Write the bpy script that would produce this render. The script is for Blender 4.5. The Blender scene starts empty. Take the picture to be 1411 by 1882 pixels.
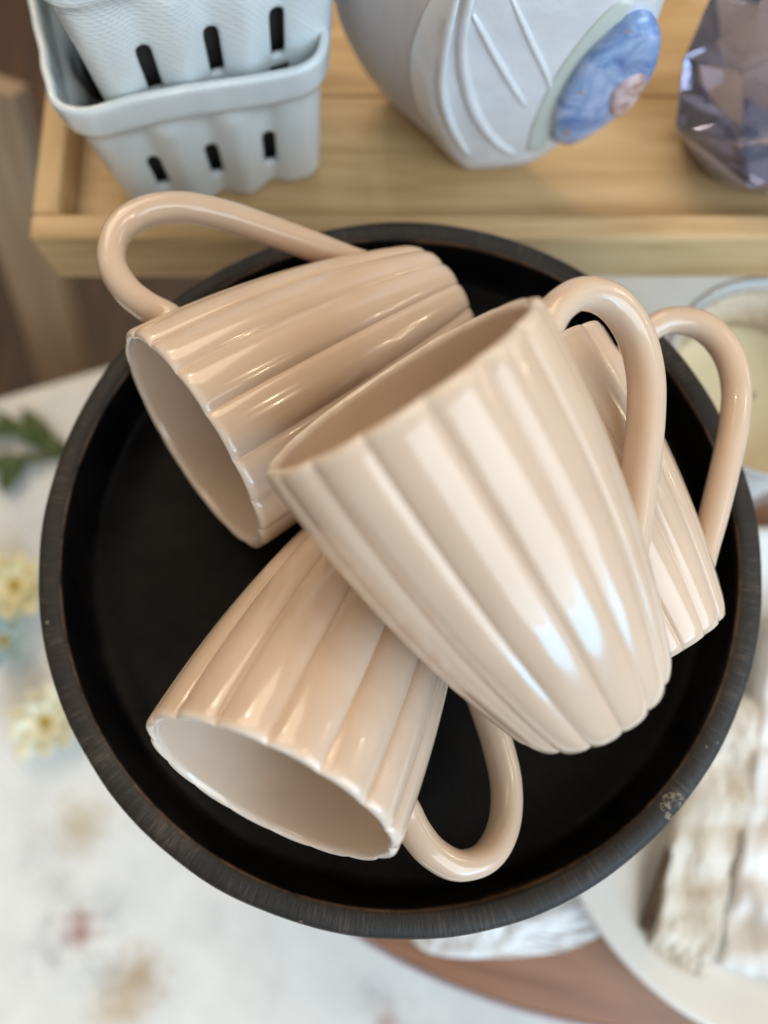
import bpy, bmesh, math, random
from mathutils import Vector, Matrix, noise
random.seed(7)

# ------------------------------------------------------------------ camera
R = 0.145                                   # outer radius of the dark tray, metres
W, H, F = 1411.0, 1882.0, 1422.0            # photo size and focal length in photo pixels
TH = 0.22752                                # tilt of the view from straight down
CAM = Vector((-0.04407, -0.40070, 2.09603)) * R
sc = bpy.context.scene
cam = bpy.data.cameras.new("camera")
cam.sensor_fit = 'VERTICAL'
cam.sensor_height = 24.0
cam.lens = 24.0 * F / H
cam.clip_start = 0.01
cam.clip_end = 50
cam.dof.use_dof = True
cam.dof.focus_distance = 0.262
cam.dof.aperture_fstop = cam.lens / 7.6     # aperture about 7.6 mm wide
cam_o = bpy.data.objects.new("camera", cam)
sc.collection.objects.link(cam_o)
cam_o.location = CAM
cam_o.rotation_euler = (TH, 0, 0)
sc.camera = cam_o
sc.cycles.max_bounces = 8
sc.cycles.transmission_bounces = 6
sc.cycles.glossy_bounces = 4
sc.cycles.diffuse_bounces = 4
sc.cycles.caustics_refractive = False
sc.cycles.caustics_reflective = False
FW = Vector((0, math.sin(TH), -math.cos(TH)))
UP = Vector((0, math.cos(TH), math.sin(TH)))

def ray(x, y):
    return FW + Vector((1, 0, 0)) * ((x - W / 2) / F) - UP * ((y - H / 2) / F)

def px(x, y, z):                            # photo pixel -> point on the level z
    d = ray(x, y)
    return CAM + d * ((z - CAM.z) / d.z)

# ------------------------------------------------------------------ light
world = bpy.data.worlds.new("World")
sc.world = world
world.use_nodes = True
bg = world.node_tree.nodes["Background"]
bg.inputs[0].default_value = (1.0, 0.93, 0.85, 1)
bg.inputs[1].default_value = 0.34

wt_ = world.node_tree
wn = wt_.nodes.new('ShaderNodeTexNoise'); wn.inputs['Scale'].default_value = 2.6; wn.inputs['Detail'].default_value = 3
wc = wt_.nodes.new('ShaderNodeTexCoord'); wt_.links.new(wc.outputs['Generated'], wn.inputs['Vector'])
wr = wt_.nodes.new('ShaderNodeValToRGB'); wt_.links.new(wn.outputs['Fac'], wr.inputs[0])
wr.color_ramp.elements[0].position = .38; wr.color_ramp.elements[0].color = (.50, .40, .30, 1)
wr.color_ramp.elements[1].position = .62; wr.color_ramp.elements[1].color = (1.50, 1.36, 1.18, 1)
wt_.links.new(wr.outputs[0], bg.inputs[0])            # the shop's surroundings, unevenly bright

def area(name, loc, target, sx, sy, power, col):
    l = bpy.data.lights.new(name, 'AREA')
    l.shape = 'RECTANGLE'; l.size = sx; l.size_y = sy
    l.energy = power; l.color = col
    o = bpy.data.objects.new(name, l)
    o.location = loc
    o.rotation_euler = (Vector(target) - Vector(loc)).to_track_quat('-Z', 'Y').to_euler()
    sc.collection.objects.link(o)
    return o

def bulb(loc, power, rad, col=(1.0, 0.80, 0.55)):
    l = bpy.data.lights.new("ceiling_bulb", 'POINT')
    l.energy = power; l.shadow_soft_size = rad; l.color = col
    o = bpy.data.objects.new("ceiling_bulb", l)
    o.location = loc
    sc.collection.objects.link(o)

# shop window to the front and right, cool daylight, and the bright ceiling of the shop
SKY = (0.20, 0.60, 1.0)
area("shop_window", (1.55, -1.75, 0.60), (0, 0, 0.08), 1.7, 0.36, 17, SKY)
area("side_window", (1.65, -1.75, 1.75), (0, 0, 0.05), 3.2, 2.0, 70, (0.78, 0.91, 1.0))
area("ceiling_panel", (-0.6, 1.9, 2.2), (0, 0.2, 0), 2.2, 1.6, 34, (1.0, 0.83, 0.62))
# warm ceiling lamps
for x, y, z, p in ((1.35, 0.65, 1.95, 7), (1.72, 0.19, 1.8, 7), (-1.3, 0.5, 1.75, 8), (-0.6, 1.7, 1.3, 10)):
    bulb((x, y, z), p, 0.035)
for k in range(5):                           # a little chandelier
    a = k * math.tau / 5
    bulb((2.1 + 0.14 * math.cos(a), 0.75 + 0.26 * math.sin(a), 0.78 + 0.14 * math.sin(a * 2)), 2.2, 0.024)

vs = sc.view_settings
vs.view_transform = 'Standard'; vs.look = 'None'; vs.exposure = 0.36; vs.gamma = 1.0
vs.use_curve_mapping = False

# ------------------------------------------------------------------ material helpers
class NT:
    def __init__(s, name):
        s.m = bpy.data.materials.new(name); s.m.use_nodes = True
        s.t = s.m.node_tree; s.b = s.t.nodes["Principled BSDF"]
    def n(s, kind, **kw):
        nd = s.t.nodes.new(kind)
        for k, v in kw.items(): setattr(nd, k, v)
        return nd
    def l(s, a, b): s.t.links.new(a, b)
    def coord(s, scale=(1, 1, 1), rot=(0, 0, 0)):
        c = s.n('ShaderNodeTexCoord'); mp = s.n('ShaderNodeMapping')
        mp.inputs['Scale'].default_value = scale; mp.inputs['Rotation'].default_value = rot
        s.l(c.outputs['Object'], mp.inputs[0]); return mp.outputs[0]
    def noise(s, vec, scale, detail=4, rough=.55, dist=0):
        nd = s.n('ShaderNodeTexNoise')
        nd.inputs['Scale'].default_value = scale; nd.inputs['Detail'].default_value = detail
        nd.inputs['Roughness'].default_value = rough; nd.inputs['Distortion'].default_value = dist
        if vec is not None: s.l(vec, nd.inputs['Vector'])
        return nd.outputs['Fac']
    def ramp(s, fac, stops):
        nd = s.n('ShaderNodeValToRGB'); e = nd.color_ramp.elements
        while len(e) < len(stops): e.new(.5)
        for i, (p, c) in enumerate(stops):
            e[i].position = p; e[i].color = (*c, 1) if len(c) == 3 else c
        s.l(fac, nd.inputs[0]); return nd.outputs[0]
    def math(s, op, a, b=None, clamp=False):
        nd = s.n('ShaderNodeMath', operation=op); nd.use_clamp = clamp
        for i, v in enumerate((a, b)):
            if v is None: continue
            if isinstance(v, (int, float)): nd.inputs[i].default_value = v
            else: s.l(v, nd.inputs[i])
        return nd.outputs[0]
    def mix(s, fac, a, b):
        nd = s.n('ShaderNodeMix', data_type='RGBA')
        for sock, v in ((nd.inputs[0], fac), (nd.inputs[6], a), (nd.inputs[7], b)):
            if isinstance(v, (int, float)): sock.default_value = v
            elif isinstance(v, tuple): sock.default_value = (*v, 1) if len(v) == 3 else v
            else: s.l(v, sock)
        return nd.outputs[2]
    def bump(s, h, strength, dist=.001):
        nd = s.n('ShaderNodeBump'); nd.inputs['Strength'].default_value = strength
        nd.inputs['Distance'].default_value = dist
        s.l(h, nd.inputs['Height']); s.l(nd.outputs[0], s.b.inputs['Normal'])
    def set(s, **kw):
        for k, v in kw.items():
            sock = s.b.inputs[k.replace('_', ' ')]
            if isinstance(v, (int, float)): sock.default_value = v
            elif isinstance(v, tuple): sock.default_value = (*v, 1) if len(v) == 3 and sock.type == 'RGBA' else v
            else: s.l(v, sock)
        return s

def plain(name, col, rough=.5, var=.12, scale=40, **kw):
    t = NT(name); v = t.coord()
    f = t.noise(v, scale)
    lo = tuple(c * (1 - var) for c in col); hi = tuple(min(1, c * (1 + var)) for c in col)
    t.set(Base_Color=t.ramp(f, [(.3, lo), (.7, hi)]), Roughness=rough, **kw)
    return t

# glazed stoneware of the mugs
t = NT("beige_glaze"); v = t.coord()
f = t.noise(v, 18, 5)
t.set(Base_Color=t.ramp(f, [(.25, (.535, .395, .29)), (.75, (.65, .505, .39))]), Roughness=.17, Specular_IOR_Level=.5,
      Coat_Weight=.35, Coat_Roughness=.02)
t.bump(t.noise(t.coord(), 55, 2), .13, .0012)
vo = t.n('ShaderNodeTexVoronoi'); vo.inputs['Scale'].default_value = 95; t.l(v, vo.inputs['Vector'])
spk = t.math('LESS_THAN', vo.outputs['Distance'], t.math('MULTIPLY', t.math('SUBTRACT', t.noise(v, 33, 1), .47), .35))
bc0 = t.b.inputs['Base Color'].links[0].from_socket
sz = t.n('ShaderNodeSeparateXYZ'); t.l(v, sz.inputs[0])
lip = t.math('MULTIPLY', t.math('SUBTRACT', sz.outputs[2], .8015 * R - .0030), 1 / .0028, clamp=True)
bc0 = t.mix(t.math('MULTIPLY', lip, t.math('MULTIPLY', t.noise(v, 120, 2), 1.1)), bc0, (.78, .70, .62))   # glaze thins to pale clay on the lip
t.set(Base_Color=t.mix(t.math('MULTIPLY', spk, .35), bc0, (.36, .24, .15)))
M_GLAZE = t.m

# black stained wood of the tray: fine turned scratches, worn brown inner edge, one chip
t = NT("black_stained_wood")
c = t.n('ShaderNodeTexCoord'); sep = t.n('ShaderNodeSeparateXYZ'); t.l(c.outputs['Object'], sep.inputs[0])
rad = t.math('SQRT', t.math('ADD', t.math('MULTIPLY', sep.outputs[0], sep.outputs[0]), t.math('MULTIPLY', sep.outputs[1], sep.outputs[1])))
ang = t.math('ARCTAN2', sep.outputs[1], sep.outputs[0])
cmb = t.n('ShaderNodeCombineXYZ')
t.l(t.math('MULTIPLY', ang, 60), cmb.inputs[0]); t.l(t.math('MULTIPLY', rad, 40), cmb.inputs[1]); t.l(sep.outputs[2], cmb.inputs[2])
scr = t.noise(cmb.outputs[0], 2.2, 6, .7)
blot = t.noise(c.outputs['Object'], 30, 5, .6)
onring = t.math('GREATER_THAN', rad, .9325 * R)
base = t.ramp(t.math('ADD', t.math('MULTIPLY', scr, .55), t.math('MULTIPLY', blot, .45)),
              [(.38, (.0075, .0065, .0062)), (.53, (.018, .0148, .013)), (.66, (.075, .058, .045))])
inner = t.ramp(blot, [(.35, (.0022, .0022, .0028)), (.72, (.0100, .0085, .0078))])
col = t.mix(onring, inner, base)
edge = t.math('SUBTRACT', 1, t.math('DIVIDE', t.math('ABSOLUTE', t.math('SUBTRACT', rad, .9345 * R)), .0042 * R), clamp=True)
wear = t.math('MULTIPLY', edge, t.ramp(t.noise(c.outputs['Object'], 42, 5, .7), [(.40, (0, 0, 0)), (.56, (1, 1, 1))]))
top = t.math('GREATER_THAN', sep.outputs[2], -.012)
wear = t.math('MULTIPLY', wear, top)
col = t.mix(t.math('MULTIPLY', wear, .8), col, (.15, .085, .045))
cp = px(1238, 1482, 0)
vd = t.n('ShaderNodeVectorMath', operation='DISTANCE'); t.l(c.outputs['Object'], vd.inputs[0]); vd.inputs[1].default_value = cp
chip = t.math('MULTIPLY', t.math('LESS_THAN', vd.outputs['Value'], .0052),
              t.ramp(t.noise(c.outputs['Object'], 330, 6, .8), [(.50, (0, 0, 0)), (.56, (1, 1, 1))]))
col = t.mix(chip, col, (.20, .155, .105))
spk = t.n('ShaderNodeTexVoronoi'); spk.inputs['Scale'].default_value = 75; spk.inputs['Randomness'].default_value = 1; t.l(c.outputs['Object'], spk.inputs['Vector'])
sp = t.math('MULTIPLY', t.math('LESS_THAN', spk.outputs['Distance'], t.math('MULTIPLY', t.noise(c.outputs['Object'], 70, 2), .10)), t.math('MULTIPLY', onring, .55))
col = t.mix(sp, col, (.22, .19, .15))
t.set(Base_Color=col, Roughness=t.mix(onring, (.30,) * 3, (.52,) * 3), Specular_IOR_Level=t.mix(onring, (.09,) * 3, (.36,) * 3))
t.bump(t.math('ADD', scr, blot), .5, .0008)
M_TRAY = t.m

def wood(name, c0, c1, c2, scale=1.0, rough=.55, axis='X', spec=.4):
    t = NT(name)
    s = {'X': (3, 34, 34), 'Y': (34, 3, 34), 'Z': (34, 34, 3)}[axis]
    oi = t.n('ShaderNodeObjectInfo')
    c = t.n('ShaderNodeTexCoord'); ad = t.n('ShaderNodeVectorMath', operation='ADD')
    t.l(c.outputs['Object'], ad.inputs[0])
    sh = t.n('ShaderNodeVectorMath', operation='SCALE'); sh.inputs[0].default_value = (7.1, 3.3, 5.7); t.l(oi.outputs['Random'], sh.inputs['Scale'])
    t.l(sh.outputs[0], ad.inputs[1])
    mp = t.n('ShaderNodeMapping'); mp.inputs['Scale'].default_value = tuple(k * scale for k in s); t.l(ad.outputs[0], mp.inputs[0])
    g = t.noise(mp.outputs[0], 1.6, 7, .62, 1.2)
    b = t.noise(ad.outputs[0], 6 * scale, 3)
    f = t.math('ADD', t.math('MULTIPLY', g, .75), t.math('MULTIPLY', b, .25))
    t.set(Base_Color=t.ramp(f, [(.34, c0), (.52, c1), (.68, c2)]), Roughness=rough, Specular_IOR_Level=spec)
    t.bump(g, .25, .001)
    return t
M_PINE = wood("pale_pine", (.38, .24, .105), (.55, .375, .19), (.65, .475, .27), axis='X').m
M_PINE_Y = wood("pale_pine_cross", (.38, .24, .105), (.55, .375, .19), (.65, .475, .27), axis='Y').m
M_WALNUT = wood("brown_table_wood", (.17, .075, .038), (.27, .125, .066), (.34, .17, .095), rough=.42, scale=.8).m
M_FLOOR = wood("dark_floor_wood", (.020, .009, .005), (.045, .020, .009), (.09, .042, .016), axis='Y', scale=.5).m
M_PLANK = wood("greyed_tan_wood", (.24, .165, .10), (.34, .245, .16), (.42, .31, .21), axis='Z', scale=.6).m

t = plain("mauve_metal", (.36, .30, .33), .30, .1, 30, Metallic=.35); M_BAND = t.m
t = NT("basket_glaze"); v = t.coord()
f = t.noise(v, 25, 4)
t.set(Base_Color=t.ramp(f, [(.3, (.62, .695, .725)), (.7, (.71, .775, .80))]), Roughness=.14, Specular_IOR_Level=.55, Coat_Weight=.6, Coat_Roughness=.03)
cv = t.n('ShaderNodeTexCoord')
w1 = t.n('ShaderNodeTexWave', wave_type='BANDS', bands_direction='DIAGONAL'); w1.inputs['Scale'].default_value = 190; t.l(cv.outputs['Object'], w1.inputs[0])
w2 = t.n('ShaderNodeTexWave', wave_type='BANDS', bands_direction='Z'); w2.inputs['Scale'].default_value = 170; t.l(cv.outputs['Object'], w2.inputs[0])
t.bump(t.math('MULTIPLY', w1.outputs['Fac'], w2.outputs['Fac']), .28, .0008)
M_BASKET = t.m

t = NT("white_slab_glaze"); v = t.coord()
f = t.noise(v, 14, 6)
t.set(Base_Color=t.ramp(f, [(.3, (.66, .67, .70)), (.7, (.78, .79, .81))]), Roughness=.14, Coat_Weight=.6, Coat_Roughness=.04)
t.bump(t.math('ADD', t.noise(t.coord(), 90, 4), t.math('MULTIPLY', t.noise(t.coord(), 22, 2), 3.0)), .5, .0016); M_SLAB = t.m
t = NT("pale_green_glaze"); v = t.coord(); f = t.noise(v, 20, 5)
t.set(Base_Color=t.ramp(f, [(.3, (.50, .56, .52)), (.7, (.62, .66, .60))]), Roughness=.2); M_SLABG = t.m
t = NT("shaded_mauve_clay"); v = t.coord((1, 1, .3)); f = t.noise(v, 60, 6)
t.set(Base_Color=t.ramp(f, [(.3, (.50, .46, .46)), (.7, (.62, .58, .57))]), Roughness=.6); t.bump(f, .4, .002); M_CLAY = t.m  # vase's side wall: its shadowed mauve-grey is put into the colour
t = NT("blue_medallion_glaze"); v = t.coord(); f = t.noise(v, 55, 5, .6, .8); g = t.noise(v, 130, 3)
cl = t.ramp(f, [(.32, (.10, .18, .42)), (.46, (.22, .34, .60)), (.60, (.42, .52, .74)), (.72, (.58, .62, .80))])
cl = t.mix(t.math('GREATER_THAN', g, .68), cl, (.42, .26, .15))
t.set(Base_Color=cl, Roughness=.12, Coat_Weight=.5); t.bump(f, .4, .002); M_BLUE = t.m
t = NT("pink_flower_glaze"); v = t.coord(); f = t.noise(v, 160, 4)
t.set(Base_Color=t.ramp(f, [(.35, (.38, .22, .15)), (.5, (.62, .46, .46)), (.7, (.72, .60, .62))]), Roughness=.25); M_PINK = t.m

t = NT("smoky_purple_glass")
t.set(Base_Color=(.44, .47, .74), Roughness=.02, Transmission_Weight=.82, IOR=1.55, Specular_IOR_Level=.8, Coat_Weight=.8, Coat_Roughness=.01); M_PGLASS = t.m
t = NT("clear_glass"); t.set(Base_Color=(.95, .94, .92), Roughness=.04, Transmission_Weight=.55, IOR=1.45); M_GLASS = t.m

t = NT("woven_beige_wrap"); v = t.coord()
w1 = t.n('ShaderNodeTexChecker'); w1.inputs['Scale'].default_value = 700; t.l(v, w1.inputs['Vector'])
f = t.noise(v, 260, 3)
t.set(Base_Color=t.ramp(f, [(.3, (.46, .37, .27)), (.7, (.66, .56, .43))]), Roughness=.8); t.bump(f, .6, .002); M_WOVEN = t.m
M_WAX = plain("cream_wax", (.72, .66, .47), .45, .05, 12).m
M_WICK = plain("wick", (.30, .25, .18), .9).m

# white cloth with a faint rib and a scattered print
CLOTH_Z = -.36
t = NT("printed_white_cloth")
c = t.n('ShaderNodeTexCoord'); vec = c.outputs['Object']
wv = t.n('ShaderNodeTexWave', wave_type='BANDS', bands_direction='DIAGONAL'); wv.inputs['Scale'].default_value = 70; wv.inputs['Distortion'].default_value = .6; t.l(vec, wv.inputs[0])
nz = t.noise(vec, 30, 5)
col = t.ramp(nz, [(.3, (.66, .67, .66)), (.7, (.76, .77, .76))])
jit = t.noise(vec, 75, 4, .6)
spots = [((148, 1515), .019, (.48, .39, .25), .75), ((150, 1705), .010, (.30, .10, .07), .95), ((85, 1745), .010, (.34, .35, .37), .7),
         ((205, 1672), .010, (.40, .42, .44), .7), ((110, 1630), .009, (.40, .41, .40), .6), ((250, 1800), .018, (.40, .28, .16), .85), ((215, 1850), .019, (.50, .38, .24), .7),
         ((190, 1790), .011, (.40, .42, .42), .6), ((680, 1825), .009, (.42, .44, .46), .6), ((715, 1880), .010, (.36, .2, .16), .7),
         ((60, 1560), .008, (.45, .46, .46), .5), ((400, 1700), .007, (.5, .52, .52), .4), ((500, 1830), .008, (.46, .49, .5), .5),
         ((70, 980), .024, (.52, .54, .57), .6), ((30, 900), .018, (.52, .54, .57), .5), ((100, 1190), .02, (.44, .42, .38), .6), ((40, 1250), .016, (.44, .47, .47), .6)]
for (x, y), r_, cc, k in spots:
    p = px(x, y, CLOTH_Z)
    vd = t.n('ShaderNodeVectorMath', operation='DISTANCE'); t.l(vec, vd.inputs[0]); vd.inputs[1].default_value = p
    m_ = t.math('SUBTRACT', t.math('ADD', r_ + .012, t.math('MULTIPLY', t.math('SUBTRACT', jit, .5), .05)), vd.outputs['Value'])
    m_ = t.math('MULTIPLY', m_, 1 / .028, clamp=True)
    col = t.mix(t.math('MULTIPLY', m_, k), col, cc)
col = t.mix(t.math('MULTIPLY', wv.outputs['Fac'], .10), col, (.50, .52, .53))
t.set(Base_Color=col, Roughness=.85, Specular_IOR_Level=.2)
t.bump(wv.outputs['Fac'], .5, .0015)
M_CLOTH = t.m
M_DISH = plain("white_dish_glaze", (.70, .685, .65), .22, .05, 10).m
def linen(name, c0, c1):
    t = NT(name); v = t.coord()
    f = t.noise(v, 22, 5, .6); g = t.noise(t.coord((1, .06, 1)), 700, 2)
    t.set(Base_Color=t.ramp(f, [(.38, c0), (.60, c1)]), Roughness=.9, Specular_IOR_Level=.15); t.bump(g, .5, .001); return t.m
M_LINEN = linen("oatmeal_linen", (.64, .57, .46), (.78, .74, .67))
M_LINEN2 = linen("white_gauze", (.72, .69, .65), (.82, .80, .78))
M_PAPER = plain("white_tissue_paper", (.76, .78, .80), .6, .04).m
M_STICK = plain("dark_stick", (.12, .07, .035), .7).m
M_LEAF = plain("leaf_green", (.045, .075, .012), .5, .3).m
M_STEM = plain("stem_green", (.10, .13, .03), .6, .2).m
M_YEL = plain("yellow_petal", (.78, .71, .44), .6, .12, 60).m
M_CRM = plain("cream_petal", (.80, .78, .60), .6, .1, 60).m
M_TEAL = plain("teal_petal", (.42, .54, .53), .6, .2, 60).m
M_EYE = plain("flower_eye", (.40, .28, .03), .8).m

# ------------------------------------------------------------------ mesh helpers
def link(o, parent=None):
    sc.collection.objects.link(o)
    if parent is not None: o.parent = parent
    return o
def mesh(name, verts, faces, mat, parent=None, smooth=True):
    me = bpy.data.meshes.new(name); me.from_pydata([tuple(v) for v in verts], [], faces); me.update()
    bm = bmesh.new(); bm.from_mesh(me); bmesh.ops.recalc_face_normals(bm, faces=bm.faces); bm.to_mesh(me); bm.free()
    if smooth: me.polygons.foreach_set('use_smooth', [True] * len(me.polygons))
    me.materials.append(mat)
    return link(bpy.data.objects.new(name, me), parent)
def from_bm(name, bm, mat, parent=None, smooth=True):
    bmesh.ops.recalc_face_normals(bm, faces=bm.faces)
    me = bpy.data.meshes.new(name); bm.to_mesh(me); bm.free()
    if smooth: me.polygons.foreach_set('use_smooth', [True] * len(me.polygons))
    me.materials.append(mat)
    return link(bpy.data.objects.new(name, me), parent)
def empty(name, loc=(0, 0, 0)):
    o = bpy.data.objects.new(name, None); o.location = loc; o.empty_display_size = .02
    return link(o)
def tag(o, label, cat, group=None):
    o['label'] = label; o['category'] = cat
    if group: o['group'] = group
    return o
def struct(o): o['kind'] = 'structure'; return o
def grid_faces(nu, nv, closed_u=True):
    fs = []
    for j in range(nv - 1):
        for i in range(nu if closed_u else nu - 1):
            a = j * nu + i; b = j * nu + (i + 1) % nu
            fs.append((a, b, b + nu, a + nu))
    return fs
def lathe(name, prof, mat, parent=None, n=128, loc=(0, 0, 0), fn=None):
    vs_, closed = [], False
    for j, (r, z) in enumerate(prof):
        for i in range(n):
            a = math.tau * i / n
            rr, zz = (r, z) if fn is None else fn(r, z, a)
            vs_.append((loc[0] + rr * math.cos(a), loc[1] + rr * math.sin(a), loc[2] + zz))
    fs = grid_faces(n, len(prof))
    o = mesh(name, vs_, fs, mat, parent)
    return o
def catmull(P, n=10):
    P = [Vector(p) for p in P]; P = [2 * P[0] - P[1]] + P + [2 * P[-1] - P[-2]]; o = []
    for i in range(1, len(P) - 2):
        for k in range(n):
            t_ = k / n
            o.append(.5 * (2 * P[i] + (P[i + 1] - P[i - 1]) * t_ + (2 * P[i - 1] - 5 * P[i] + 4 * P[i + 1] - P[i + 2]) * t_ * t_
                           + (3 * P[i] - P[i - 1] - 3 * P[i + 1] + P[i + 2]) * t_ ** 3))
    o.append(P[-2]); return o
def rbox(name, size, mat, parent=None, loc=(0, 0, 0), rot=None, bev=.002, seg=2):
    bm = bmesh.new(); bmesh.ops.create_cube(bm, size=1)
    bmesh.ops.scale(bm, vec=size, verts=bm.verts)
    bmesh.ops.bevel(bm, geom=bm.edges[:], offset=min(bev, min(size) * .4), segments=seg, affect='EDGES', profile=.5)
    o = from_bm(name, bm, mat, parent, smooth=False); o.location = loc
    if rot is not None: o.rotation_euler = rot
    return o
def tube(name, pts, rad, mat, parent=None, n=8):
    pts = [Vector(p) for p in pts]; vs_ = []
    for i, p in enumerate(pts):
        d = (pts[min(i + 1, len(pts) - 1)] - pts[max(i - 1, 0)]).normalized()
        a = d.cross(Vector((0, 0, 1)) if abs(d.z) < .9 else Vector((1, 0, 0))).normalized(); b = d.cross(a)
        rr = rad[i] if isinstance(rad, (list, tuple)) else rad
        vs_ += [p + (a * math.cos(math.tau * k / n) + b * math.sin(math.tau * k / n)) * rr for k in range(n)]
    fs = grid_faces(n, len(pts)) + [tuple(range(n))[::-1], tuple((len(pts) - 1) * n + k for k in range(n))]
    return mesh(name, vs_, fs, mat, parent)

# ------------------------------------------------------------------ setting
FLOOR_Z = -.78
struct(mesh("floor", [(-3, -3, FLOOR_Z), (3, -3, FLOOR_Z), (3, 3, FLOOR_Z), (-3, 3, FLOOR_Z)], [(0, 1, 2, 3)], M_FLOOR, smooth=False))

# cloth-covered table, rounded rectangle turned a little
tb = empty("display_table", (0, 0, FLOOR_Z))
tag(tb, "white cloth covered table with scattered print under the brown round board", "table")
pq_, pr_ = px(60, 712, CLOTH_Z), px(1000, 440, CLOTH_Z)
ta = math.atan2(pr_.y - pq_.y, pr_.x - pq_.x)
print('table turn', math.degrees(ta))
ex, ey = Vector((math.cos(ta), math.sin(ta), 0)), Vector((-math.sin(ta), math.cos(ta), 0))
corner = pq_ - ex * .25
hw, hd, cr_ = .70, .52, .16
tc = corner + ex * hw - ey * hd
def rr_outline(hw, hd, r, n=10):
    o = []
    for cx, cy, a0 in ((hw - r, hd - r, 0), (-hw + r, hd - r, 90), (-hw + r, -hd + r, 180), (hw - r, -hd + r, 270)):
        for k in range(n + 1):
            a = math.radians(a0 + 90 * k / n); o.append((cx + r * math.cos(a), cy + r * math.sin(a)))
    return o
def cloth_mesh():
    out = rr_outline(hw, hd, cr_, 12)
    pts = []
    for i in range(len(out)):                # subdivide the straight runs
        a, b = Vector(out[i]), Vector(out[(i + 1) % len(out)])
        k = max(1, int((b - a).length / .03))
        pts += [a.lerp(b, j / k) for j in range(k)]
    n = len(pts); rings = []
    for s in (.05, .3, .6, .85, .96, .99): rings.append([(p.x * s, p.y * s, 0.0) for p in pts])
    for q, (s, dz) in enumerate(((1.0, -.004), (1.004, -.015), (1.01, -.06), (1.02, -.14), (1.035, -.24))):
        ring = []
        for i, p in enumerate(pts):
            w_ = 1 + (.018 * math.sin(i * .9) + .010 * math.sin(i * .37 + 1)) * max(0, q - 1) / 3
            ring.append((p.x * s * w_, p.y * s * w_, dz))
        rings.append(ring)
    vs_ = []
    for r_ in rings:
        for x, y, z in r_:
            p = tc + ex * x + ey * y
            wob = .0012 * noise.noise(Vector((p.x * 14, p.y * 14, 0))) if z == 0 else 0
            vs_.append((p.x, p.y, CLOTH_Z + z + wob - FLOOR_Z))
    fs = grid_faces(n, len(rings)); fs.append(tuple(range(n))[::-1])
    return vs_, fs
v_, f_ = cloth_mesh(); cl = mesh("tablecloth", v_, f_, M_CLOTH, tb)
# the print is laid out in world metres
for vtx in cl.data.vertices: vtx.co.z += FLOOR_Z
cl.location.z = -FLOOR_Z
top = rbox("table_top", (2 * hw - .01, 2 * hd - .01, .025), M_PLANK, tb, (tc.x, tc.y, CLOTH_Z - FLOOR_Z - .018), (0, 0, ta))
for sx in (-1, 1):
    for sy in (-1, 1):
        p = tc + ex * sx * (hw - .09) + ey * sy * (hd - .09)
        rbox("leg", (.05, .05, CLOTH_Z - FLOOR_Z - .031), M_PLANK, tb, (p.x, p.y, (CLOTH_Z - FLOOR_Z - .031) / 2), (0, 0, ta))

# brown round board standing on the cloth
BOARD_Z = -.20
pts3 = [px(*q, BOARD_Z) for q in ((540, 1690), (870, 1832), (1150, 1878))]
def circum(a, b, c):
    ax, ay, bx, by, cx, cy = a.x, a.y, b.x, b.y, c.x, c.y
    d = 2 * (ax * (by - cy) + bx * (cy - ay) + cx * (ay - by))
    ux = ((ax * ax + ay * ay) * (by - cy) + (bx * bx + by * by) * (cy - ay) + (cx * cx + cy * cy) * (ay - by)) / d
    uy = ((ax * ax + ay * ay) * (cx - bx) + (bx * bx + by * by) * (ax - cx) + (cx * cx + cy * cy) * (bx - ax)) / d
    return Vector((ux, uy, 0)), math.hypot(ax - ux, ay - uy)
bc, br = circum(*pts3)
print("board", bc, br)
br, bra = .20, .285                          # oval: short and long half axis
mid = pts3[1]; dirc = (bc - Vector((mid.x, mid.y, 0))).normalized()
along = Vector((dirc.y, -dirc.x, 0))
bc = Vector((mid.x, mid.y, 0)) + dirc * br + along * .035
bd = empty("oval_board", (bc.x, bc.y, CLOTH_Z + .001))
bd.rotation_euler.z = math.atan2(along.y, along.x); bd.scale = (bra / br, 1, 1)
tag(bd, "oval brown wooden riser board with a mauve edge below the black tray", "board")
hB = BOARD_Z - CLOTH_Z
lathe("board_top", [(.0005, hB), (br * .5, hB), (br - .004, hB), (br - .0015, hB - .001), (br - .001, hB - .004), (br - .001, hB - .020), (br * .5, hB - .022), (.0005, hB - .022)], M_WALNUT, bd, 160)
lathe("edge_band", [(br - .0008, hB - .003), (br + .0015, hB - .002), (br + .003, hB - .006), (br + .003, hB - .017), (br + .001, hB - .021), (br - .0008, hB - .020), (br - .0008, hB - .003)], M_BAND, bd, 160)
for k in range(3):
    a = math.radians(75 + 120 * k)
    lathe("foot", [(.0005, 0), (.016, 0), (.018, .006), (.012, .02), (.017, .05), (.014, hB - .0225), (.0005, hB - .0225)], M_WALNUT, bd, 24,
          (math.cos(a) * br * .62, math.sin(a) * br * .62, 0))

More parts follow.
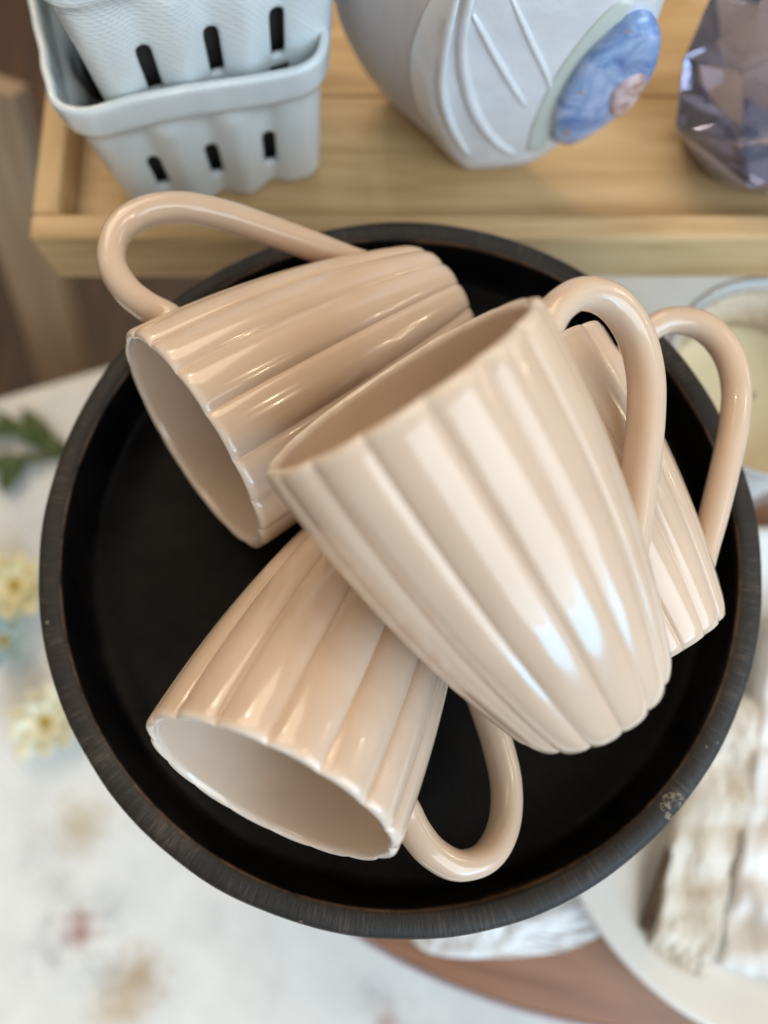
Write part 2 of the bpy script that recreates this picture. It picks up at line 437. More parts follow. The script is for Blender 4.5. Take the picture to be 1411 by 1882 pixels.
# ------------------------------------------------------------------ the dark tray on its stem
DEPTH = .19 * R
tr = empty("round_tray", (0, 0, BOARD_Z + .001))
tag(tr, "round black stained wooden pedestal tray with raised rim holding beige mugs", "tray")
zo = -(BOARD_Z + .001)
ri = .9318 * R
prof = [(.0005, -DEPTH), (.5 * R, -DEPTH), (.85 * R, -DEPTH), (ri - .006, -DEPTH), (ri - .003, -DEPTH + .0012), (ri - .0016, -DEPTH + .004),
        (ri - .0006, -.004), (ri, -.0012), (ri + .0011, 0), (ri + .0035, .0004), (R - .0035, .0003), (R - .0012, -.0005), (R, -.0022), (R - .0005, -.008), (R - .004, -.03),
        (R - .010, -.038), (R - .03, -.0415), (.3 * R, -.0415)]
body = lathe("tray_body", [(r, z) for r, z in prof], M_TRAY, tr, 256)
for vtx in body.data.vertices:
    q = vtx.co
    rr = math.hypot(q.x, q.y)
    if rr > .9 * R:
        w_ = noise.noise(Vector((q.x * 40, q.y * 40, q.z * 40))) * .0004 + noise.noise(Vector((q.x * 9, q.y * 9, 3))) * .0011
        q.x *= 1 + w_ / rr; q.y *= 1 + w_ / rr
body.location.z = zo
lathe("stem", [(.3 * R, -.0414 + zo), (.03, -.050 + zo), (.018, -.07 + zo), (.016, .06), (.022, .045), (.03, .03), (.034, .018)], M_TRAY, tr, 48)
lathe("foot", [(.034, .018), (.06, .013), (.075, .008), (.076, .002), (.074, 0), (.0005, 0)], M_TRAY, tr, 64)

# ------------------------------------------------------------------ mugs
HM, R0, R1, BB, CC = [k * R for k in (.8015, .3035, .1839, .1161, .0169)]
NL = 16
XS = (-1, -.965, -.90, -.78, -.60, -.36, -.12, .12, .36, .60, .78, .90, .965)
SEG = len(XS)
def mprof(u): return R0 + (R1 - R0) * u + BB * u * (1 - u) + CC * u * u * (1 - u)   # u = 0 at the lip, 1 at the foot
WALL = .0036
def lobe(a):
    x = ((a * NL / math.tau) % 1.0) * 2 - 1           # -1..1 across one rib
    return 1 - .62 * abs(x) ** 2 - .38 * abs(x) ** 7   # round crown, tight crease
def make_cup():
    n = NL * SEG; rings = []
    AN = [math.tau / NL * (k + (x + 1) / 2) for k in range(NL) for x in XS]
    def ring(rf, z): rings.append([(rf(a) * math.cos(a), rf(a) * math.sin(a), z) for a in AN])
    dep = lambda u: .0160 * R * (.60 + .40 * (1 - u))
    # underside
    ring(lambda a: .0005, .003); ring(lambda a: R1 * .70, .003); ring(lambda a: R1 * .76, .0012); ring(lambda a: R1 * .80, 0.0); ring(lambda a: R1 * .86, 0.0)
    ring(lambda a: R1 * .93 + dep(1) * (lobe(a) - .6) * .6, .0010)
    for u in (.985, .97, .95):
        k = {.985: .965, .97: .99, .95: 1.0}[u]
        ring(lambda a, u=u, k=k: mprof(u) * k + dep(u) * (lobe(a) - .6), HM * (1 - u) * (.6 if u > .98 else 1))
    N = 40
    for j in range(1, N + 1):
        u = .95 - (.95 - .022) * j / N
        ring(lambda a, u=u: mprof(u) + dep(u) * (lobe(a) - .6), HM * (1 - u))
    # lip: ribs soften as the lip rolls over
    for du, off, k in ((.012, -.0002, 1.0), (.005, -.0006, .95), (.0015, -.0012, .80), (0, -.0019, .55), (.002, -.0027, .22), (.008, -.0034, .0)):
        ring(lambda a, du=du, off=off, k=k: mprof(du) + dep(0) * (lobe(a) * k - .6 * k) + off, HM * (1 - du) + .0)
    for j in range(0, 26):
        u = .02 + (.93 - .02) * j / 25
        ring(lambda a, u=u: mprof(u) - WALL, HM * (1 - u))
    rb = mprof(.93) - WALL
    for s, z in ((.93, .953), (.80, .962), (.5, .966), (.02, .967)): ring(lambda a, s=s: rb * s, HM * (1 - z))
    vs_ = [p for r_ in rings for p in r_]
    fs = grid_faces(n, len(rings))
    fs.append(tuple(range(n))[::-1]); fs.append(tuple((len(rings) - 1) * n + i for i in range(n)))
    return vs_, fs
def make_handle():
    C = [(.124, .287), (.120, .314), (.094, .360), (.076, .418), (.083, .490), (.138, .553), (.225, .572), (.320, .545), (.410, .480), (.492, .400), (.580, .308), (.650, .232), (.690, .194)]
    pts = catmull([Vector((p, 0, HM / R - s)) * R for s, p in C], 7)
    n, vs_ = 20, []
    for i, p in enumerate(pts):
        q = i / (len(pts) - 1)
        d = (pts[min(i + 1, len(pts) - 1)] - pts[max(i - 1, 0)]).normalized()
        nrm = Vector((d.z, 0, -d.x))
        tn, tw = .0355 * R, .049 * R
        e0 = max(0, 1 - q / .13) ** 2; e1 = max(0, (q - .80) / .2) ** 2
        wb = 1 + .035 * noise.noise(Vector((q * 6, 1.3, 0))); tn *= wb * (1 + .40 * e0 - .25 * e1); tw *= wb + .35 * e0 + .18 * e1 - .08 * math.sin(math.pi * q)
        for k in range(n):
            a = math.tau * k / n; ca, sa = math.cos(a), math.sin(a)
            x = math.copysign(abs(ca) ** .85, ca) * tw; y = math.copysign(abs(sa) ** .85, sa) * tn
            vs_.append(p + Vector((0, 1, 0)) * x + nrm * y)
    fs = grid_faces(n, len(pts)) + [tuple(range(n))[::-1], tuple((len(pts) - 1) * n + k for k in range(n))]
    return vs_, fs
mugs = [
    ((-.5404, .2171, .1882), 37.19, -13.47, 194.7, 1.038, "beige ribbed mug on its side, handle reaching over the tray's rim toward the berry baskets"),
    ((-.0195, .1757, .7044), -53.61, -25.84, 167.3, 1.0, "topmost beige ribbed mug, lying across the other three mugs"),
    ((-.2966, -.6184, .3096), 65.56, -24.58, 18.1, 1.0, "beige ribbed mug whose whole open mouth shows, its handle low over the tray floor"),
    ((.2673, .4004, .1280), -58.86, -6.26, 185.9, 1.004, "beige ribbed mug mostly hidden under the top mug, handle beside the candle"),
]
cup_me = hand_me = None
for (P, az, el, roll, s, label) in mugs:
    az, el, roll = map(math.radians, (az, el, roll))
    a = Vector((math.cos(el) * math.cos(az), math.cos(el) * math.sin(az), math.sin(el)))
    e1 = a.cross(Vector((0, 0, 1))).normalized(); e2 = a.cross(e1)
    X = e1 * math.cos(roll) + e2 * math.sin(roll); Z = -a; Y = Z.cross(X)
    base_p = (Vector(P) + a * (HM / R) * s) * R
    mt = Matrix.Translation(base_p) @ Matrix((X, Y, Z)).transposed().to_4x4() @ Matrix.Scale(s, 4)
    root = empty("mug"); root.matrix_world = mt
    tag(root, label, "mug", "beige ribbed mugs heaped in the tray")
    if cup_me is None:
        v_, f_ = make_cup(); c_ = mesh("cup", v_, f_, M_GLAZE, root); cup_me = c_.data
        v_, f_ = make_handle(); h_ = mesh("handle", v_, f_, M_GLAZE, root); hand_me = h_.data
    else:
        link(bpy.data.objects.new("cup", cup_me), root); link(bpy.data.objects.new("handle", hand_me), root)

# ------------------------------------------------------------------ pine crate behind the tray
CR_Z = -.052                                 # top of its floor boards
wt = -.034                                   # top of its low walls
fl = px(50, 438, wt); fl_in = px(97, 395, wt)
x0, y0 = fl.x, max(fl.y, R + .004)
thk = .014
x1, y1 = x0 + .72, y0 + .36
ck = empty("pine_crate", ((x0 + x1) / 2, (y0 + y1) / 2, FLOOR_Z)); ox, oy, oz = ck.location
tag(ck, "shallow pale pine crate on legs behind the tray, carrying baskets and ceramics", "crate")
def cbox(name, a, b, mat, bev=.0025): 
    return rbox(name, tuple(abs(q - p) for p, q in zip(a, b)), mat, ck, tuple((p + q) / 2 - o for p, q, o in zip(a, b, (ox, oy, oz))), None, bev)
zb = CR_Z - .016
bw = (y1 - y0 - 2 * thk) / 4
for k in range(4):
    cbox("floor_board", (x0 + thk, y0 + thk + k * bw + .00025, zb), (x1 - thk, y0 + thk + (k + 1) * bw - .00025, CR_Z), M_PINE, .0012)
cbox("front_board", (x0, y0, zb - .004), (x1, y0 + thk - .0002, wt), M_PINE)
cbox("back_board", (x0, y1 - thk + .0002, zb - .004), (x1, y1, wt), M_PINE)
cbox("side_board", (x0, y0 + thk, zb - .004), (x0 + thk - .0002, y1 - thk, wt), M_PINE_Y)
cbox("side_board", (x1 - thk + .0002, y0 + thk, zb - .004), (x1, y1 - thk, wt), M_PINE_Y)
for xx in (x0 + .10, x1 - .14):
    for yy in (y1 - .05, y0 + .12):
        cbox("leg", (xx, yy, FLOOR_Z), (xx + .03, yy + .03, zb - .0002), M_PINE_Y)

# leaning tan plank at the left
pl = None
pa, pb = px(22, 330, -.30), px(128, 720, -.55)
d = (pb - pa); mid = pa - d * .35; end = pb + d.normalized() * ((FLOOR_Z - pb.z) / d.normalized().z)
L = (end - mid).length
pk = rbox("leaning_plank", (.066, .022, L - .012), M_PLANK, None, (mid + end) / 2, None, .003)
pk.rotation_euler = (end - mid).to_track_quat('Z', 'Y').to_euler()
tag(pk, "leaning tan wooden plank beside the crate's corner, above the dark floor", "plank")

# ------------------------------------------------------------------ berry baskets
def basket_mesh(top=.115, bot=.101, h=.084):
    """open square tray with rounded corners, rolled rim band, pleated walls with three slots a side"""
    nper, rows = 44, 26
    slots = (5, 17, 29)
    bm = bmesh.new(); grid = []
    def sect(hs, rc, i):                       # i counts round the square, returns point and outward normal
        side, k = divmod(i, nper); tq = k / nper
        Ls = hs * 2 - 2 * rc; arc = math.pi * rc / 2; tot = Ls + arc; d_ = tq * tot
        if d_ < Ls: p = Vector((-Ls / 2 + d_, -hs)); nn = Vector((0, -1))
        else:
            a = (d_ - Ls) / rc; p = Vector((Ls / 2 + rc * math.sin(a), -hs + rc - rc * math.cos(a))); nn = Vector((math.sin(a), -math.cos(a)))
        ca, sa = math.cos(side * math.pi / 2), math.sin(side * math.pi / 2)
        return Vector((p.x * ca - p.y * sa, p.x * sa + p.y * ca)), Vector((nn.x * ca - nn.y * sa, nn.x * sa + nn.y * ca)), k
    for j in range(rows + 1):
        v_ = j / rows; z = h * v_
        hs = (bot + (top - bot) * v_) / 2
        row = []
        for i in range(4 * nper):
            p, nn, k = sect(hs, .011 + .004 * v_, i)
            off = 0
            if v_ < .76:
                fade = min(1, (.76 - v_) / .08)
                for s0 in slots: off -= .0034 * math.exp(-((k + .5 - s0 - .5) / 2.3) ** 2) * fade
                off += .0024 * fade * (math.exp(-((k - 11) / 2.4) ** 2) + math.exp(-((k - 23) / 2.4) ** 2))
            else:
                off = .0034 * min(1, (v_ - .76) / .04)
                off += .0006 * noise.noise(Vector((k * .25, v_ * 3, i // nper)))
            zz = z + (.0018 * math.sin(i * math.tau / nper * 1.0) * (v_ > .5)) + .0012 * noise.noise(Vector((p.x * 30, p.y * 30, 1))) * v_
            if v_ == 0: zz += .0007 * (sum(math.exp(-((k - s0) / 2.0) ** 2) for s0 in slots))
            row.append(bm.verts.new((p.x + nn.x * off, p.y + nn.y * off, zz)))
        grid.append(row)
    n = 4 * nper
    for j in range(rows):
        for i in range(n):
            k = i % nper
            if any(s0 - 1 <= k <= s0 for s0 in slots) and 5 <= j <= 11: continue
            bm.faces.new((grid[j][i], grid[j][(i + 1) % n], grid[j + 1][(i + 1) % n], grid[j + 1][i]))
    # floor of the basket
    prev = grid[0]
    for s in (.9, .5, .1):
        ring = [bm.verts.new((v.co.x * s, v.co.y * s, .001)) for v in grid[0]]
        for i in range(n): bm.faces.new((prev[(i + 1) % n], prev[i], ring[i], ring[(i + 1) % n]))
        prev = ring
    bm.faces.new(prev[::-1])
    return bm
t = plain("shade_insert_dark", (.03, .03, .031), .8, .2); M_SHADE = t.m  # dark insert added inside the baskets so slots and gaps look unlit
shell_me = shade_me = None
def shade_mesh(top=.115, bot=.101, h=.084):
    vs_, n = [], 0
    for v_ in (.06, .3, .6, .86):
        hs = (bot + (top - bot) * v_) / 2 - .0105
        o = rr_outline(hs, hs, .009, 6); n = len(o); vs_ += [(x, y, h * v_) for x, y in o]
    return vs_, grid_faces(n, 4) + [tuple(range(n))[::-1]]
def basket(label, loc, rot):
    global shell_me, shade_me
    root = empty("berry_basket", loc); root.rotation_euler = rot
    tag(root, label, "basket", "stacked ceramic berry baskets")
    if shell_me is None:
        o = from_bm("shell", basket_mesh(), M_BASKET, root); shell_me = o.data
        v_, f_ = shade_mesh(); shade_me = mesh("shade_insert", v_, f_, M_SHADE, root).data
    else:
        o = link(bpy.data.objects.new("shell", shell_me), root); link(bpy.data.objects.new("shade_insert", shade_me), root)
    so = o.modifiers.new("wall", 'SOLIDIFY'); so.thickness = .0042; so.offset = -1
    ss = o.modifiers.new("round", 'SUBSURF'); ss.levels = 1; ss.render_levels = 1
BS = 1.0
yaw = math.radians(14)
bl = px(422, 362, CR_Z)                       # middle of its front foot edge
fwd = Vector((-math.sin(yaw), math.cos(yaw), 0))
ctr = bl + fwd * .0505
basket("lower pale blue grey ceramic berry basket standing on the pine crate", (ctr.x, ctr.y, CR_Z + .0005), (0, 0, yaw))
basket("upper pale blue grey ceramic berry basket, tilted inside the lower basket", (ctr.x + .006, ctr.y + .002, CR_Z + .058), (math.radians(-3), math.radians(2), yaw + math.radians(7)))

# ------------------------------------------------------------------ slab-built vase with a blue medallion
va, vb_ = px(862, 322, CR_Z), px(1010, 306, CR_Z)
hx = (vb_ - va).normalized()
nrm = Vector((hx.y, -hx.x, 0)); 
if nrm.dot(CAM - va) < 0: nrm = -nrm
lean = (Vector((0, 0, 1)) + nrm * .10).normalized()      # the face leans towards the viewer
fn_ = hx.cross(lean).normalized()
if fn_.dot(CAM - va) < 0: fn_ = -fn_
def onface(x, y):
    d_ = ray(x, y); q = CAM + d_ * ((va - CAM).dot(fn_) / d_.dot(fn_)); r_ = q - va
    return Vector((r_.dot(hx), r_.dot(lean)))
outl = [(862, 320), (915, 326), (975, 306), (1040, 262), (1110, 200), (1165, 120), (1205, 60), (1235, -20), (1245, -150), (1180, -260), (1030, -300), (930, -240), (880, -120), (862, 0), (825, 60), (798, 130), (795, 185), (808, 240), (835, 295)]
pl2 = [onface(*q) for q in outl]
pl2 = [Vector((p.x, max(p.y, 0))) for p in pl2]
pl2 = [Vector((p.x, p.y)) for p in catmull([Vector((p.x, p.y, 0)) for p in pl2 + pl2[:1]], 4)[:-1]]
print("vase size", min(p.x for p in pl2), max(p.x for p in pl2), max(p.y for p in pl2))
vz = empty("slab_vase", va); tag(vz, "white slab built ceramic vase with carved lines and a blue medallion on the crate", "vase")
ext = px(655, 130, CR_Z) - px(850, 312, CR_Z); TD = .072; ext.normalize()
cen = sum(pl2, Vector((0, 0))) / len(pl2)
def vloc(p, dep): return hx * p.x + lean * p.y + (ext * dep if dep > 0 else -fn_ * dep)
rings = []
for s, dep in ((.05, -.0015), (.5, -.0015), (.86, -.001), (.96, .0), (.99, .0025), (1.0, .006), (1.0, .014)): rings.append([vloc(cen + (p - cen) * s, dep) for p in pl2])
front_n = len(rings)
n = len(pl2)
def nofloor(vs_): 
    for q in vs_:
        if q.z < 0: q.z = 0
    return vs_
vs_ = nofloor([p for r_ in rings for p in r_]); fs = grid_faces(n, len(rings)) + [tuple(range(n))]
mesh("front_slab", vs_, fs, M_SLAB, vz)
rings = []
for s, dep in ((.975, .0135), (.99, .03), (1.0, .05), (.97, TD - .006), (.90, TD), (.05, TD)): rings.append([vloc(cen + (p - cen) * s, dep) for p in pl2])
vs_ = nofloor([p for r_ in rings for p in r_]); mesh("side_wall", vs_, grid_faces(n, len(rings)) + [tuple((len(rings) - 1) * n + i for i in range(n))], M_CLAY, vz)
def ridge(pix, rad, mat=M_SLAB):
    pts = [vloc(onface(*q), -.0012) for q in pix]
    pts = catmull(pts, 6); m_ = len(pts) - 1
    tube("carved_ridge", pts, [rad * (.35 + .65 * math.sin(math.pi * min(1, max(0, i / m_))) ** .5) for i in range(len(pts))], mat, vz)
ridge([(868, 20), (905, 90), (940, 150), (965, 190)], .0018)
ridge([(935, -20), (970, 60), (998, 120), (1015, 165)], .0016)
ridge([(872, -40), (850, 60), (852, 130), (872, 200), (905, 250), (945, 280)], .0026)
ridge([(850, -60), (820, 70), (812, 160), (830, 230), (862, 285)], .0022)
# pale green band along the medallion
def patch(name, pix, dep, mat, dome=0.0, parent=vz):
    o2 = [Vector((*p,)) for p in [onface(*q) for q in pix]]
    o2 = [Vector((p.x, p.y)) for p in catmull([Vector((p.x, p.y, 0)) for p in o2 + o2[:1]], 5)[:-1]]
    c2 = sum(o2, Vector((0, 0))) / len(o2); rg = []
    for s, k in ((1.0, -.004), (1.0, .35), (.97, .62), (.85, .85), (.6, .97), (.3, 1), (.03, 1)):
        rg.append([vloc(c2 + (p - c2) * s, -.0015 - dep * max(k, 0) + (.004 if k < 0 else 0)) for p in o2])
    m_ = len(o2)
    return mesh(name, [p for r_ in rg for p in r_], grid_faces(m_, len(rg)) + [tuple((len(rg) - 1) * m_ + i for i in range(m_))], mat, parent)
patch("green_band", [(968, 272), (978, 222), (1015, 140), (1075, 55), (1130, 0), (1160, 4), (1105, 62), (1050, 140), (1020, 200), (1004, 262)], .0008, M_SLABG)
med = patch("medallion", [(1012, 245), (1020, 185), (1060, 110), (1115, 50), (1165, 15), (1200, 18), (1212, 60), (1195, 120), (1150, 180), (1095, 225), (1045, 252)], .006, M_BLUE)
patch("flower_center", [(1112, 180), (1118, 140), (1150, 110), (1180, 105), (1178, 135), (1150, 175), (1125, 192)], .0082, M_PINK)

# ------------------------------------------------------------------ faceted purple glass bottle
gc = px(1352, 345, CR_Z)
gb = empty("glass_bottle", (gc.x + .012, gc.y + .032, CR_Z + .001)); tag(gb, "smoky purple faceted glass bottle standing on the pine crate", "bottle")
lev = [(.024, 0), (.040, .003), (.053, .024), (.055, .050), (.049, .074), (.034, .092), (.018, .104), (.014, .118), (.016, .128)]
bm = bmesh.new(); rows_ = []
NS = 7; jr_ = random.Random(11)
for j, (r_, z_) in enumerate(lev):
    row = []
    for i in range(NS):
        a = math.tau * (i + .5 * (j % 2) + (jr_.uniform(-.16, .16) if 1 < j < 6 else 0)) / NS
        q = r_ * (jr_.uniform(.90, 1.08) if 1 < j < 6 else 1)
        row.append(bm.verts.new((q * math.cos(a), q * math.sin(a), z_ + (jr_.uniform(-.005, .005) if 1 < j < 6 else 0))))
    rows_.append(row)
for j in range(len(lev) - 1):
    for i in range(NS):
        a0, a1 = rows_[j][i], rows_[j][(i + 1) % NS]; b0, b1 = rows_[j + 1][i], rows_[j + 1][(i + 1) % NS]
        if j % 2 == 0: bm.faces.new((a0, a1, b0)); bm.faces.new((a1, b1, b0))
        else: bm.faces.new((a0, b1, b0)); bm.faces.new((a0, a1, b1))
body_f = [f for f in bm.faces if .01 < f.calc_center_median().z < .088]
bmesh.ops.poke(bm, faces=body_f, offset=.0045)
bm.faces.new(rows_[0][::-1]); bm.faces.new(rows_[-1])
bmesh.ops.bevel(bm, geom=bm.edges[:], offset=.0007, segments=1, affect='EDGES')
from_bm("bottle_body", bm, M_PGLASS, gb, smooth=False)
bm = bmesh.new(); bmesh.ops.create_icosphere(bm, subdivisions=1, radius=.021); bmesh.ops.translate(bm, vec=(0, 0, .149), verts=bm.verts)
from_bm("stopper", bm, M_PGLASS, gb, smooth=False)

# ------------------------------------------------------------------ glass candle at the right
jz = -.075
jc = px(1425, 690, jz)
cd = empty("candle", (jc.x, jc.y, BOARD_Z + .0005)); tag(cd, "cream wax candle in a woven wrapped glass jar on the brown board", "candle")
jr = abs(px(1425, 490, jz).y - px(1425, 880, jz).y) / 2
hj = jz - BOARD_Z
lathe("jar", [(.0005, 0), (jr - .008, 0), (jr - .004, .003), (jr - .003, .01), (jr - .003, hj - .006), (jr - .002, hj - .001), (jr - .004, hj + .001), (jr - .0065, hj - .001), (jr - .007, hj - .006), (jr - .0072, .012), (.0005, .010)], M_GLASS, cd, 96)
lathe("woven_wrap", [(jr - .0072, hj - .007), (jr - .0076, hj - .006), (jr - .010, hj - .008), (jr - .0105, hj - .05), (jr - .0108, .016)], M_WOVEN, cd, 96)
lathe("wax", [(.0005, hj - .040), (jr * .5, hj - .0405), (jr - .016, hj - .040), (jr - .0112, hj - .038), (jr - .0112, .02), (.0005, .02)], M_WAX, cd, 96)
tube("wick", [(0, 0, hj - .041), (.001, 0, hj - .034), (.003, .001, hj - .029)], .0011, M_WICK, cd)

# ------------------------------------------------------------------ white dish with folded linens, lower right
dz = BOARD_Z
e = [px(*q, dz + .02) for q in ((1082, 1650), (1165, 1790), (1400, 1876))]
dc, dr = circum(*e)
print("dish", dc, dr)
dr = min(max(dr, .15), .19); dm = Vector((e[1].x, e[1].y, 0)); dc = dm + (dc - dm).normalized() * dr
ds = lathe("white_dish", [(.0005, .003), (dr * .45, .0035), (dr * .70, .005), (dr * .86, .012), (dr * .96, .019), (dr - .001, .0205), (dr, .0195), (dr * .97, .0165), (dr * .86, .008), (dr * .72, .0), (dr * .66, 0), (dr * .64, .0012), (.0005, .0012)], M_DISH, None, 128)
ds.location = (dc.x, dc.y, BOARD_Z + .0005)
tag(ds, "broad white ceramic dish holding folded linens on the brown board", "dish")
def folded(name, quad, z0, layers, mat, label, seed, th_=.0042, fringe=None, wav=.0016):
    """a folded cloth: stacked soft sheets with rounded, uneven edges"""
    rnd = random.Random(seed)
    root = empty(name, (sum(q.x for q in quad) / 4, sum(q.y for q in quad) / 4, z0)); tag(root, label, "linen")
    o0 = root.location
    for L_ in range(layers):
        nu, nv = 44, 60; vs_ = []
        ins = .0025 * L_ * rnd.uniform(-.6, 1.2)
        for side in (1, -1):
            for j in range(nv):
                for i in range(nu):
                    a, b = i / (nu - 1), j / (nv - 1)
                    p = quad[0] * (1 - a) * (1 - b) + quad[1] * a * (1 - b) + quad[2] * a * b + quad[3] * (1 - a) * b
                    p = o0 + (p - o0) * (1 - ins / .06)
                    edge_ = min(a, 1 - a, b, 1 - b)
                    t2 = th_ / 2 * min(1, (edge_ / .05 + .04)) ** .5
                    wv_ = wav * noise.noise(Vector((p.x * 45, p.y * 45, L_ + seed))) + .0030 * abs(noise.noise(Vector((p.x * 95 + p.y * 30, p.y * 60, seed))))
                    ed = .002 * noise.noise(Vector((a * 9, b * 9, L_ * 3 + seed)))
                    vs_.append((p.x - o0.x + ed, p.y - o0.y + ed, L_ * th_ * .9 + .0045 + th_ / 2 + wv_ + side * t2))
        m_ = nu * nv; fs = []
        for j in range(nv - 1):
            for i in range(nu - 1):
                a = j * nu + i
                fs.append((a, a + 1, a + nu + 1, a + nu)); fs.append((m_ + a, m_ + a + nu, m_ + a + nu + 1, m_ + a + 1))
        rim_ = [i for i in range(nu)] + [j * nu + nu - 1 for j in range(1, nv)] + [(nv - 1) * nu + i for i in range(nu - 2, -1, -1)] + [j * nu for j in range(nv - 2, 0, -1)]
        for k in range(len(rim_)):
            a, b = rim_[k], rim_[(k + 1) % len(rim_)]; fs.append((b, a, m_ + a, m_ + b))
        mesh("fold", vs_, fs, mat, root)
    if fringe:
        a_, b_ = fringe; bm = bmesh.new(); nF = 46
        for k in range(nF):
            p = quad[a_].lerp(quad[b_], (k + rnd.random() * .6) / nF) - o0; out = (quad[a_] + quad[b_]) / 2 - o0; out.z = 0; out.normalize()
            ln = rnd.uniform(.010, .018); sd = Vector((-out.y, out.x, 0))
            zt = layers * th_ * .9
            pts = [Vector((p.x, p.y, zt)) - out * .002, Vector((p.x, p.y, zt - .001)) + out * ln * .5 + sd * rnd.uniform(-.003, .003), Vector((p.x, p.y, zt - .004)) + out * ln + sd * rnd.uniform(-.005, .005)]
            for q0, q1 in zip(pts, pts[1:]):
                w_ = .0006
                vv = [bm.verts.new(q0 + sd * w_), bm.verts.new(q0 - sd * w_), bm.verts.new(q1 - sd * w_), bm.verts.new(q1 + sd * w_)]
                uu = [bm.verts.new(v.co + Vector((0, 0, .0009))) for v in vv]
                bm.faces.new(vv); bm.faces.new(uu)
                for i in range(4): bm.faces.new((vv[i], vv[(i + 1) % 4], uu[(i + 1) % 4], uu[i]))
        fo = from_bm("fringe", bm, mat, root, smooth=False); fo['kind'] = 'stuff'
    return root
LZ = BOARD_Z + .004
q1 = [px(x, y, LZ + .01) for x, y in ((1192, 1735), (1306, 1768), (1400, 1290), (1285, 1250))]
folded("folded_linen", q1, LZ, 2, M_LINEN, "oatmeal folded linen with a frayed end in the white dish", 3, th_=.006, fringe=(0, 1), wav=.007)
q2 = [px(x, y, LZ + .01) for x, y in ((1316, 1785), (1560, 1820), (1600, 1120), (1402, 1150))]
folded("folded_gauze", q2, LZ, 2, M_LINEN2, "white folded gauze cloth beside the oatmeal linen in the dish", 5, th_=.007, wav=.011)
st = tube("brown_stick", [px(1232, 1560, LZ + .012), px(1207, 1640, LZ + .012), px(1183, 1708, LZ + .010)], .0028, M_STICK)
tag(st, "thin dark brown stick lying beside the oatmeal linen", "stick")

# crumpled tissue paper on the board
tp0 = [px(x, y, BOARD_Z + .004) for x, y in ((730, 1690), (800, 1752), (1010, 1752), (1120, 1690), (1060, 1560), (760, 1560))]
pcn = sum(tp0, Vector()) / 6
bm = bmesh.new(); nI, nJ = 60, 10; rws = []
ol = catmull([p - pcn for p in tp0 + tp0[:1]], 10)[:-1]
for j in range(nJ + 1):
    s = max(j / nJ, .02)
    rws.append([bm.verts.new((p.x * s, p.y * s, .003 + .006 * abs(noise.noise(Vector((p.x * s * 60, p.y * s * 60, 2)))) + .0015 * noise.noise(Vector((p.x * s * 200, p.y * s * 200, 4))))) for p in ol])
for j in range(nJ):
    for i in range(len(ol)): bm.faces.new((rws[j][i], rws[j][(i + 1) % len(ol)], rws[j + 1][(i + 1) % len(ol)], rws[j + 1][i]))
bm.faces.new(rws[0][::-1])
tp = from_bm("tissue_paper", bm, M_PAPER, None, smooth=False); tp.location = (pcn.x, pcn.y, BOARD_Z + .0005)
so = tp.modifiers.new("sheet", 'SOLIDIFY'); so.thickness = .0004
tag(tp, "crumpled bluish white tissue paper between tray and brown board's edge", "paper")

# ------------------------------------------------------------------ flowers and leaves on the cloth at the left
def leaf(parent, p0, p1, width, lift=.006):
    d_ = p1 - p0; ln = d_.length; d_.normalize(); s_ = Vector((-d_.y, d_.x, 0)); vs_, m_ = [], 9
    for i in range(m_):
        q = i / (m_ - 1); w_ = 1.45 * width * math.sin(math.pi * min(1, q ** .75)) * .5 + .0004
        c_ = p0 + d_ * ln * q + Vector((0, 0, lift * math.sin(math.pi * q) + .002))
        for k, zz in ((-1, .0015), (0, 0), (1, .0015)): vs_.append(c_ + s_ * w_ * k + Vector((0, 0, zz)))
    m3 = len(vs_); vs_ += [v - Vector((0, 0, .0006)) for v in vs_]
    fs = []
    for i in range(m_ - 1):
        for k in range(2):
            a = i * 3 + k; fs.append((a, a + 1, a + 4, a + 3)); fs.append((m3 + a, m3 + a + 3, m3 + a + 4, m3 + a + 1))
        for a, b in ((i * 3, i * 3 + 3), (i * 3 + 5, i * 3 + 2)): fs.append((a, b, m3 + b, m3 + a))
    return mesh("leaf", vs_, fs, M_LEAF, parent)
def sprig(name, stem, leaves, label):
    P = [px(x, y, CLOTH_Z + .004) for x, y in stem]; root = empty(name, (P[0].x, P[0].y, CLOTH_Z)); tag(root, label, "sprig", "green sprigs on the cloth")
    o0 = root.location
    tube("stem", catmull([p - o0 for p in P], 5), .0014, M_STEM, root)
    for (a, b, w_) in leaves: leaf(root, px(*a, CLOTH_Z + .004) - o0, px(*b, CLOTH_Z + .004) - o0, w_)
sprig("leafy_sprig", [(130, 845), (100, 822), (60, 795), (10, 765), (-60, 720)],
      [((102, 824), (42, 752), .011), ((105, 826), (-8, 768), .011), ((40, 790), (-60, 810), .010), ((130, 845), (70, 800), .012)], "dark green sprig of pointed leaves nearer the cloth's far edge")
sprig("leafy_sprig", [(120, 838), (70, 848), (20, 850), (-60, 850)],
      [((60, 850), (-30, 860), .010), ((40, 850), (8, 912), .012), ((90, 846), (30, 850), .006), ((0, 850), (-60, 905), .010)], "dark green sprig with one leaf pointing down toward the yellow blossom")
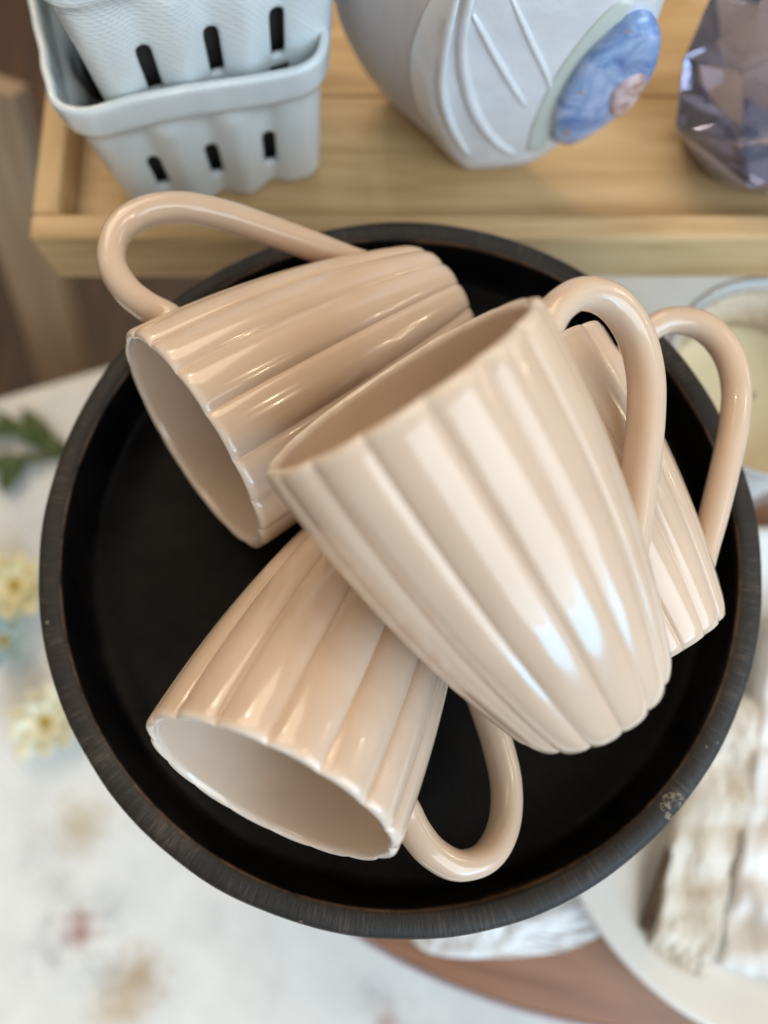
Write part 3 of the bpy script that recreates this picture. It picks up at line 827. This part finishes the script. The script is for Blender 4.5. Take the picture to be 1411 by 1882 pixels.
def flower(pix, rad, mat, label, petals=9, layers=2, eye=M_EYE):
    c_ = px(*pix, CLOTH_Z + .012); root = empty("blossom", (c_.x, c_.y, CLOTH_Z + .0005)); tag(root, label, "flower", "blossoms on the white cloth")
    rnd = random.Random(pix[1])
    lathe("calyx", [(.0005, 0), (rad * .25, 0), (rad * .32, .006), (rad * .2, .012), (.0005, .012)], M_STEM, root, 16)
    for L_ in range(layers):
        for k in range(petals - L_ * 2):
            a = math.tau * (k + .5 * L_) / (petals - L_ * 2) + rnd.uniform(-.15, .15); rl = rad * (1 - .33 * L_) * rnd.uniform(.9, 1.08)
            vs_ = []
            for i in range(6):
                q = i / 5; w_ = rl * .30 * math.sin(math.pi * (.12 + .80 * q)) ; zz = .010 + .004 * L_ + rl * (.35 + .3 * L_) * q * q
                for s_ in (-1, 0, 1):
                    r_ = .15 * rad + (rl - .15 * rad) * q; b_ = s_ * w_
                    vs_.append((r_ * math.cos(a) - b_ * math.sin(a), r_ * math.sin(a) + b_ * math.cos(a), zz + abs(s_) * rl * .07))
            m3 = len(vs_); vs_ += [(x, y, z - .0007) for x, y, z in vs_]
            fs = []
            for i in range(5):
                for k2 in range(2):
                    b = i * 3 + k2; fs.append((b, b + 1, b + 4, b + 3)); fs.append((m3 + b, m3 + b + 3, m3 + b + 4, m3 + b + 1))
                for b, b2 in ((i * 3, i * 3 + 3), (i * 3 + 5, i * 3 + 2)): fs.append((b, b2, m3 + b2, m3 + b))
            fs.append((15, 16, m3 + 16, m3 + 15)); fs.append((16, 17, m3 + 17, m3 + 16))
            mesh("petal", vs_, fs, mat, root)
    lathe("flower_eye", [(.0005, .021), (rad * .12, .020), (rad * .18, .016), (rad * .15, .011), (.0005, .010)], eye, root, 16)
flower((30, 1078), .030, M_YEL, "yellow blossom on the white cloth beside the tray, between leaves and teal blossom")
flower((10, 1178), .024, M_TEAL, "teal blue blossom on the white cloth beside the yellow one", 7)
flower((86, 1328), .030, M_CRM, "cream white blossom lying alone on the cloth")
